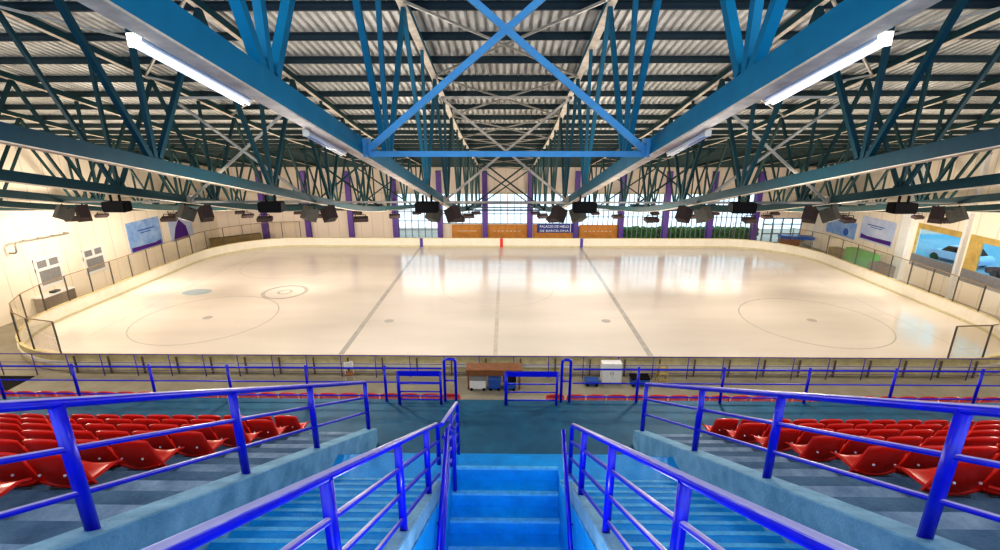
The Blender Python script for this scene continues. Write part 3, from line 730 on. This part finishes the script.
# lane stairs, left and right of the stairwell
for s, nm in ((-1, 'left'), (1, 'right')):
    bm = nb(); prof = []; nos = nb()
    y = 5.86; st = []
    while y > -1.2: st.append(y); y -= .305
    st = st[::-1]
    prof.append((st[0] - .305, znose(st[0])))
    for a in st:
        prof.append((a, znose(a))); prof.append((a, znose(a) - .17))
    prof.append((6.4, znose(5.86) - .0001 - .17)) if False else None
    prof = prof[:-1]
    zl = znose(5.86)
    prof.append((6.4, zl))
    n_ = 7; tr = (WY0 - 6.4) / n_; rr = (zl - WZ) / n_
    for k in range(n_):
        prof.append((6.4 + tr * k, zl - rr * (k + 1)))
        if k < n_ - 1: prof.append((6.4 + tr * (k + 1), zl - rr * (k + 1)))
    prof.append((6.4 + tr * (n_ - 1), 4)); prof.append((st[0] - .305, 4))
    x0, x1 = sorted((s * .80, s * XO)); prism(bm, prof, x0, x1)
    o = struct('stairs_' + nm, bm, M['stair'])
    for a in st:
        bx(nos, x0, a - .035, znose(a) - .03, x1, a + .012, znose(a) + .004)
    obj('stair_nosings', nos, M['nosing'], o)
# landing lip and central front steps
bm = nb(); prof = [(6.13, zl)]; 
prof.append((6.4, zl))
for k in range(n_):
    prof.append((6.4 + tr * k, zl - rr * (k + 1)))
    if k < n_ - 1: prof.append((6.4 + tr * (k + 1), zl - rr * (k + 1)))
prof += [(6.4 + tr * (n_ - 1), 4), (6.13, 4)]
prism(bm, prof, -.80, .80); struct('stairs_landing', bm, M['stair'])
# stairwell going down towards the viewer
bm = nb(); prof = [(6.13, 1.5)]; y, z = 6.13, zl
prof.append((6.13, zl - .23)); z = zl - .23
for k in range(12):
    prof.append((6.13 - .28 * (k + 1), z)); z -= .23; prof.append((6.13 - .28 * (k + 1), z))
prof.append((prof[-1][0], 1.5)); prism(bm, prof, -.795, .795); o = struct('stairs_well', bm, M['stair'])
nos = nb(); z = zl - .23
for k in range(12): bx(nos, -.795, 6.13 - .28 * (k + 1) - .01, z - .035, .795, 6.13 - .28 * (k + 1) + .05, z + .004); z -= .23
obj('stair_nosings', nos, M['nosing'], o)
nos = nb(); bx(nos, -.8, 6.12, zl - .04, .8, 6.16, zl + .004); obj('stair_nosings', nos, M['nosing'], o)
bm = nb(); bx(bm, -.8, -3.2, znose(-1.0) - .3, .8, .2, znose(-.0)); struct('floor_top_landing', bm, M['stair'])
# low kerbs under the inner rails and big outer parapets
def slopewall(x0, x1, y0, y1, up, lo, m, name, yend=None):
    th = .012 if abs(x1 - x0) > .05 else .002
    bm = nb(); prism(bm, [(y0, ZC - up[0] - up[1] * y0), (y1, ZC - up[0] - up[1] * y1), (y1, lo), (y0, lo)], x0, x1)
    bmesh.ops.bevel(bm, geom=[e for e in bm.edges], offset=th, segments=1, affect='EDGES'); return struct(name, bm, m)
for s, nm in ((-1, 'left'), (1, 'right')):
    a, b_ = sorted((s * .80, s * .93)); slopewall(a, b_, -1.0, 5.1, (1.42, .557), 4.5, M['concrete'], 'trim_stairwell_kerb_' + nm)
    a, b_ = sorted((s * XO, s * (XO + .25))); slopewall(a, b_, -1.2, 8.5, (1.13, .552), 4.5, M['concrete'], 'wall_stair_parapet_' + nm)
for s, nm in ((-1, 'left'), (1, 'right')):
    a, b_ = sorted((s * .785, s * .80)); slopewall(a, b_, -1.0, 5.86, (1.62, .557), 2.0, M['stair'], 'wall_stairwell_' + nm)
# walkway
bm = nb(); bx(bm, XL, WY0 - .3, 5.7, XR, WY1, WZ); struct('floor_walkway', bm, M['aisle'])
# terraces
NR = 9
for s, nm in ((-1, 'left'), (1, 'right')):
    bm = nb(); prof = [(8.2, 4.5), (8.2, WZ - .002)]
    for m_ in range(1, NR + 1):
        ye = 8.92 - .87 * m_; prof.append((ye, WZ + .485 * (m_ - 1) - .002)); prof.append((ye, WZ + .485 * m_))
    prof.append((8.92 - .87 * (NR + 1), WZ + .485 * NR)); prof.append((8.92 - .87 * (NR + 1), 4.5))
    x0, x1 = sorted((s * (XO + .25), s * 32.9)); prism(bm, prof, x0, x1)
    o = struct('floor_terrace_' + nm, bm, M['terrace'])
    bm = nb()
    for m_ in range(1, NR + 1):
        ye = 8.92 - .87 * m_; x0, x1 = sorted((s * (XO + .25), s * 4.0)); bx(bm, x0, ye, WZ + .485 * (m_ - 1) - .01, x1, ye + .43, WZ + .485 * (m_ - 1) + .2425)
    obj('half_steps', bm, M['paleconc'], o)
# lower tier
bm = nb(); prism(bm, [(WY1 - .02, 0), (WY1 - .02, 5.24), (11.0, 5.24), (11.0, 4.5), (12.0, 4.5), (12.0, 4.0), (12.9, 4.0), (12.9, 0)], XL, XR); struct('floor_lower_terrace', bm, M['terrace'])

# ------------------------------------------------------------------ SEATS
def make_seat(label):
    t = thing('stadium_seat', label, 'seat', (0, 0, 0), 0, 'red plastic stadium seats')
    # backrest: curved shell, concave towards +Y (front)
    bm = nb(); nx, nz = 8, 6; W = .242
    def bk(u, v, off):
        x = W * u * (1 - .10 * v * v); rim = .05 * u * u
        z = .38 + .50 * v - .055 * abs(u) ** 2.5 * v; y = .04 - .10 * v + rim * (1.2 - .3 * v) + .04 * (1 - v) ** 2 + off
        return (x, y, z)
    G = [[[bm.verts.new(bk(-1 + 2 * i / nx, j / nz, o_)) for i in range(nx + 1)] for j in range(nz + 1)] for o_ in (0, .022)]
    def sew(G, nx, nz):
        for j in range(nz):
            for i in range(nx):
                bm.faces.new((G[0][j][i], G[0][j][i + 1], G[0][j + 1][i + 1], G[0][j + 1][i])).smooth = True
                bm.faces.new((G[1][j][i], G[1][j + 1][i], G[1][j + 1][i + 1], G[1][j][i + 1])).smooth = True
        for j in range(nz):
            for i in (0, nx): bm.faces.new((G[0][j][i], G[0][j + 1][i], G[1][j + 1][i], G[1][j][i]))
        for i in range(nx):
            for j in (0, nz): bm.faces.new((G[0][j][i], G[0][j][i + 1], G[1][j][i + 1], G[1][j][i]))
    sew(G, nx, nz); obj('backrest', bm, M['seat'], t)
    bm = nb()
    def st_(u, v, off):
        x = (W + .005) * u * (.92 + .08 * v); y = .06 + .42 * v; z = .40 + .05 * u * u - .03 * math.sin(v * 3.1) + (-.06 * max(0, v - .8) / .2 * 1.0) + off
        return (x, y, z)
    G = [[[bm.verts.new(st_(-1 + 2 * i / nx, j / nz, o_)) for i in range(nx + 1)] for j in range(nz + 1)] for o_ in (0, .022)]
    sew(G, nx, nz); obj('seat_pan', bm, M['seat'], t)
    bm = nb(); bx(bm, -.02, .08, .0, .02, .13, .38); bx(bm, -.16, .06, .36, .16, .12, .39); bx(bm, -.08, .04, 0, .08, .2, .012); obj('support_leg', bm, M['seatmetal'], t)
    for sx in (-.12, .12): bm = nb(); bmesh.ops.create_uvsphere(bm, u_segments=8, v_segments=5, radius=.014, matrix=Matrix.Translation((sx, -.012, .60))); obj('back_bolt', bm, M['letter'], t)
    return t
seat0 = None
def place(x, y, z, label, sc=None):
    global seat0
    if seat0 is None: seat0 = make_seat(label); seat0.location = (x, y, z); return
    dup(seat0, (x, y, z), 0, label, 'red plastic stadium seats', sc)
PX = .50
for s, nm in ((-1, 'left'), (1, 'right')):
    for m_ in range(0, 8):
        yb = 8.12 - .87 * m_
        zf = WZ + .485 * m_
        Zd = yb * .958 + (ZC - zf) * .2857
        nx_ = int((Zd * 1.12 + .6 - 4.1) / PX) + 1
        for k in range(max(nx_, 0)):
            place(s * (4.28 + PX * k), yb, zf, 'red plastic seat, %s upper block, %s row from the walkway, %s from the aisle' % (nm, ORD[m_], ORD[k]))
    xs0 = -1.32 if s < 0 else 1.22
    for k in range(25):
        place(xs0 + s * .5 * k, 10.36, 5.24, 'dark red seat just beyond the walkway edge, %s to the %s of the gap' % (ORD[k], nm))

# ------------------------------------------------------------------ RAILS
def sloperail(name, label, x, ztop_f, posts, y0, y1, bars, rt, rb, rp, zbase_f, group, m='rail', endbend=None):
    t = thing(name, label, 'railing', (x, posts[0], zbase_f(posts[0])), 0, group); O = t.location.copy()
    def P(y, d=0.): return Vector((x, y, ztop_f(y) - d)) - O
    bm = nb()
    pts = [P(y0), P(y1)]
    if endbend: pts = bend([P(y0), P(y1), P(y1, 0) + Vector((0, 0, -endbend))], .12)
    tube(bm, pts, rt, 14); obj('top_rail', bm, M[m], t)
    for d in bars:
        bm = nb(); tube(bm, [P(y0, d), P(y1 - (.02 if endbend else 0), d)], rb, 10); obj('lower_bar', bm, M[m], t)
    for y in posts:
        bm = nb(); tube(bm, [Vector((x, y, zbase_f(y) - .02)) - O, P(y, rt * .5)], rp, 12); obj('post', bm, M['rail'], t)
    return t
for s, nm in ((-1, 'left'), (1, 'right')):
    sloperail('stair_railing', 'tall blue railing on the outer %s parapet beside the red seats' % nm, s * 2.745, lambda y: ZC - .22 - .535 * y, [.8, 2.55, 4.25, 5.97, 8.35], -.6, 8.36,
              (.33, .66), .033, .021, .042, lambda y: ZC - 1.13 - .552 * y, 'blue railings of the central staircase', 'railpale')
    sloperail('stair_railing', 'blue inner railing beside the stairwell on the %s, pale on top' % nm, s * .86, lambda y: ZC - .46 - .585 * y, [.75, 1.92, 3.29, 4.5], -.3, 5.35 if s > 0 else 5.3,
              (.25, .5, .75), .028, .019, .034, lambda y: ZC - 1.42 - .557 * y, 'blue railings of the central staircase', 'railpale', .75 if s > 0 else .6)
# left extension railing on to the lower steps
zs = lambda y: ZC - .46 - .585 * 5.3 - .43 * (y - 5.3)
t = thing('stair_railing', 'short blue railing with close bars stepping down from the left inner railing', 'railing', (-.80, 5.3, 7.3), 0, 'blue railings of the central staircase'); O = t.location.copy()
bm = nb(); tube(bm, [Vector(p) - O for p in bend([(-.80, 5.25, zs(5.25)), (-.80, 7.05, zs(7.05)), (-.80, 7.05, 6.75)], .12)], .03, 12); obj('top_rail', bm, M['railpale'], t)
for d in (.2, .4, .6, .8): bm = nb(); tube(bm, [Vector((-.80, 5.3, zs(5.3) - d)) - O, Vector((-.80, 7.05, zs(7.05) - d)) - O], .018, 8); obj('lower_bar', bm, M['rail'], t)
bm = nb(); tube(bm, [Vector((-.80, 6.15, zl - .0)) - O, Vector((-.80, 6.15, zs(6.15))) - O], .03, 10); obj('post', bm, M['rail'], t)
# handrails descending the stairwell towards the viewer
def wellrail(s, nm, nbar):
    x = s * .735; zt0 = ZC - 3.60
    t = thing('stairwell_handrail', 'blue handrail going down the stairwell along its %s side' % nm, 'railing', (x, 5.2, zt0 - 1), 0, 'handrails in the stairwell'); O = t.location.copy()
    y0, y1 = 5.25, 3.5; sl = .85
    for k in range(nbar):
        d = .2 * k
        bm = nb(); tube(bm, [Vector((x, y0, zt0 - d)) - O, Vector((x, y1, zt0 - d - sl * (y0 - y1))) - O], .028 if k == 0 else .018, 10); obj('handrail' if k == 0 else 'lower_bar', bm, M['rail'], t)
    bm = nb()
    for y in (5.1, 4.5, 3.9):
        z = zt0 - sl * (y0 - y) - .03; tube(bm, bend([Vector((x, y, z)) - O, Vector((x, y, z - .08)) - O, Vector((s * .80, y, z - .08)) - O], .03), .012, 6)
    obj('wall_brackets', bm, M['rail'], t)
    if nbar > 1:
        bm = nb(); tube(bm, [Vector((x, 5.9, zl - .23)) - O, Vector((x, 5.9, zt0 - .45)) - O], .03, 10); tube(bm, [Vector((x, 5.9, zt0 - .5)) - O, Vector((x, 5.25, zt0 - .01)) - O], .028, 10); obj('post', bm, M['rail'], t)
wellrail(-1, 'left', 4); wellrail(1, 'right', 1)

# walkway front railing
FY = WY1 - .08; RT = WZ + .86
def frontrail(xa, xb, posts, label):
    t = thing('walkway_railing', label, 'railing', (xa, FY, WZ), 0, 'blue railings along the front of the walkway')
    for z, r_, nme in ((.86, .022, 'top_rail'), (.5, .016, 'lower_bar'), (.14, .016, 'lower_bar')):
        bm = nb(); tube(bm, [(0, 0, z), (xb - xa, 0, z)], r_, 8); obj(nme, bm, M['rail'], t)
    for x in posts: bm = nb(); tube(bm, [(x - xa, 0, -.02), (x - xa, 0, .92)], .032, 10); obj('post', bm, M['rail'], t)
frontrail(-32.8, -1.48, [-1.55 - 1.27] + [-2.83 - 1.84 * k for k in range(1, 17)], 'long blue railing along the walkway front left of the gates')
frontrail(1.58, 33.8, [3.1 + 1.97 * k for k in range(0, 16)], 'long blue railing along the walkway front right of the gates')
def hoop(xa, xb, label):
    t = thing('railing_hoop', label, 'railing', (xa, FY, WZ), 0, 'rounded blue gate hoops')
    bm = nb(); tube(bm, bend([(0, 0, 0), (0, 0, 1.1), (xb - xa, 0, 1.1), (xb - xa, 0, 0)], .08), .033, 12); obj('hoop_tube', bm, M['rail'], t)
    bm = nb(); tube(bm, [(0, 0, .55), (xb - xa, 0, .55)], .018, 8); obj('cross_bar', bm, M['rail'], t)
hoop(-1.42, -1.16, 'rounded blue hoop at the left side of the stair gap'); hoop(1.32, 1.52, 'rounded blue hoop at the right side of the stair gap')
def gate(xa, xb, dy, label, nb_=3):
    t = thing('blue_gate', label, 'gate', (xa, FY - .13, WZ), 0, 'blue barred gates on the walkway'); w = xb - xa
    bm = nb(); tube(bm, [(0, 0, .0), (0, 0, .84)], .04, 10); obj('gate_post', bm, M['rail'], t)
    bm = nb(); tube(bm, [(w, dy, .0), (w, dy, .84)], .03, 10); obj('gate_post', bm, M['rail'], t)
    bm = nb(); bx(bm, 0, -.02, .74, w, .02, .86) if dy == 0 else beam(bm, (0, 0, .8), (w, dy, .8), .04, .12); obj('top_bar', bm, M['rail'], t)
    for k in range(nb_): z = .12 + .21 * k; bm = nb(); tube(bm, [(0, 0, z), (w, dy, z)], .016, 8); obj('gate_bar', bm, M['rail'], t)
gate(-2.48, -1.5, 0, 'blue barred gate left of the stair gap, next to the left hoop'); gate(.02, 1.2, 0, 'blue barred gate half closing the stair gap, next to the right hoop')

# rink-side railing behind the near boards
t = thing('rinkside_railing', 'thin dark blue railing along the near boards of the rink', 'railing', (XL + 1, 22.3, 0))
for z, r_ in ((1.22, .03), (.75, .016), (.3, .016)):
    bm = nb(); tube(bm, [(0, 0, z), (XR - XL - 2, 0, z)], r_, 8); obj('top_rail' if z > 1 else 'lower_bar', bm, M['bluemark'], t)
for k in range(37): bm = nb(); tube(bm, [(.4 + 1.78 * k, 0, 0), (.4 + 1.78 * k, 0, 1.2)], .025, 8); obj('post', bm, M['bluemark'], t)

# ------------------------------------------------------------------ rinkside clutter
t = thing('team_table', 'long brown table behind the near boards at the centre of the rink', 'table', (-.55, 21.4, 0)); 
bm = nb(); bx(bm, -1.38, -.35, 1.0, 1.38, .45, 1.08); obj('tabletop', bm, M['brownwood'], t)
bm = nb(); bx(bm, -1.34, -.33, .78, 1.34, -.29, 1.0); obj('front_apron', bm, M['brownwood'], t)
for sx in (-1.3, 1.22):
    for sy in (-.3, .32): bm = nb(); bx(bm, sx, sy, 0, sx + .08, sy + .08, 1.0); obj('leg', bm, M['brownwood'], t)
def crate(name, label, cat, loc, w, d, h, m, lid):
    t = thing(name, label, cat, loc)
    bm = nb(); bx(bm, -w / 2, -d / 2, .06, w / 2, d / 2, h); bmesh.ops.bevel(bm, geom=bm.edges[:], offset=.025, segments=2, affect='EDGES'); obj('body', bm, m, t)
    bm = nb(); bx(bm, -w / 2 - .02, -d / 2 - .02, h, w / 2 + .02, d / 2 + .02, h + .06); obj('lid', bm, lid, t)
    for sx in (-1, 1):
        bm = nb(); bmesh.ops.create_cone(bm, cap_ends=True, segments=14, radius1=.07, radius2=.07, depth=.05, matrix=Matrix.Translation((sx * (w / 2 - .1), -d / 2, .07)) @ Matrix.Rotation(R(90), 4, 'X')); obj('castor', bm, M['black'], t)
crate('wheeled_box', 'pale grey wheeled box under the left end of the brown table', 'box', (-1.35, 21.25, 0), .8, .5, .55, M['whitebox'], M['greywall'])
crate('wheeled_box', 'blue wheeled box under the middle of the brown table', 'box', (-.52, 21.25, 0), .6, .5, .5, M['bluebox'], M['bluebox'])
crate('wheeled_box', 'blue and black wheeled box under the right end of the brown table', 'box', (.22, 21.25, 0), .6, .5, .5, M['bluebox'], M['black'])
crate('wheeled_box', 'flat blue box on the floor left of the white cabinet', 'box', (4.35, 21.7, 0), .65, .45, .22, M['bluebox'], M['bluebox'])
crate('wheeled_box', 'dark blue box on the floor right of the white cabinet', 'box', (6.75, 21.7, 0), .9, .5, .4, M['bluebox'], M['black'])
t = thing('white_cabinet', 'white two-door cabinet behind the near boards, right of centre', 'cabinet', (5.35, 21.9, 0))
bm = nb(); bx(bm, -.5, -.2, .05, .5, .25, 1.12); obj('body', bm, M['whitebox'], t)
for sx in (-.48, .02):
    bm = nb(); bx(bm, sx, -.22, .1, sx + .46, -.2, 1.08); d_ = obj('door', bm, M['whitebox'], t)
    bm = nb(); bx(bm, sx + (.4 if sx < 0 else .03), -.245, .55, sx + (.43 if sx < 0 else .06), -.22, .7); obj('handle', bm, M['steelgrey'], d_)
bm = nb(); bx(bm, -.45, -.15, 0, .45, .2, .05); obj('plinth', bm, M['black'], t)
t = thing('step_stand', 'yellow folding step stand behind the near boards on the right', 'ladder', (7.9, 21.8, 0))
for sx in (-.25, .25):
    for sy in (-1, 1): bm = nb(); beam(bm, (sx, sy * .3, 0), (sx * .7, sy * .04, 1.05), .05, .04); obj('leg', bm, M['yellow'], t)
for k in range(3): z = .28 + .3 * k; bm = nb(); bx(bm, -.23 + .03 * k, -.28 + .085 * k, z, .23 - .03 * k, -.12 + .06 * k, z + .03); obj('step', bm, M['yellow'], t)
t = thing('folding_chair', 'white and brown folding chair behind the near boards, left of centre', 'chair', (-7.9, 21.8, 0), R(20))
bm = nb(); bx(bm, -.22, -.2, .44, .22, .22, .48); obj('seat', bm, M['brownwood'], t)
bm = nb(); bx(bm, -.22, .2, .65, .22, .24, 1.0); obj('backrest', bm, M['whitebox'], t)
for sx in (-.2, .2):
    for a, b_ in (((sx, -.2, 0), (sx, .22, 1.0)), ((sx, .25, 0), (sx, -.15, .45))): bm = nb(); tube(bm, [a, b_], .015, 6); obj('leg', bm, M['whitebox'], t)

# ------------------------------------------------------------------ LIGHT
w = bpy.data.worlds.new('world'); S.world = w; w.use_nodes = True
bg = w.node_tree.nodes['Background']; bg.inputs[0].default_value = (.62, .80, 1.0, 1); bg.inputs[1].default_value = 2.4
def lamp(x, y, z, power, col, rad=.3):
    l = bpy.data.lights.new('flood_and_fill_lamp', 'POINT'); l.energy = power; l.color = col; l.shadow_soft_size = rad
    o = bpy.data.objects.new('flood_and_fill_lamp', l); C.objects.link(o); o.location = (x, y, z)
for x in (-28, -16.8, -5.6, 5.6, 16.8, 28):
    for y in (13, 24, 33):
        warm = (1, .86, .70) if abs(x) > 10 else (1, .93, .84)
        pw = {13: 650, 24: 640, 33: 880}[y]
        if x < -20: pw *= 1.5
        lamp(x, y, zbot(y) - .9, pw, warm, .35)
    l = bpy.data.lights.new('flood_spot', 'SPOT'); l.energy = 3000; l.color = (1, .88, .74); l.spot_size = R(120); l.spot_blend = 1; l.shadow_soft_size = .4
    o = bpy.data.objects.new('flood_spot', l); C.objects.link(o); o.location = (x, 33.5, zbot(33.5) - .6); o.rotation_euler = (R(68), 0, 0)
for x in (-6, 6): lamp(x, 4.5, 14.2, 260, (.9, .95, 1), .5)  # fill lamps added to brighten the near stand, no fixtures here
lamp(0, 2.2, 9.0, 60, (.9, .95, 1), .2)  # unseen fill lamp added to brighten the stairwell
S.view_settings.view_transform = 'Standard'; S.view_settings.look = 'Medium High Contrast'; S.view_settings.exposure = 0.0; S.view_settings.gamma = 1.0
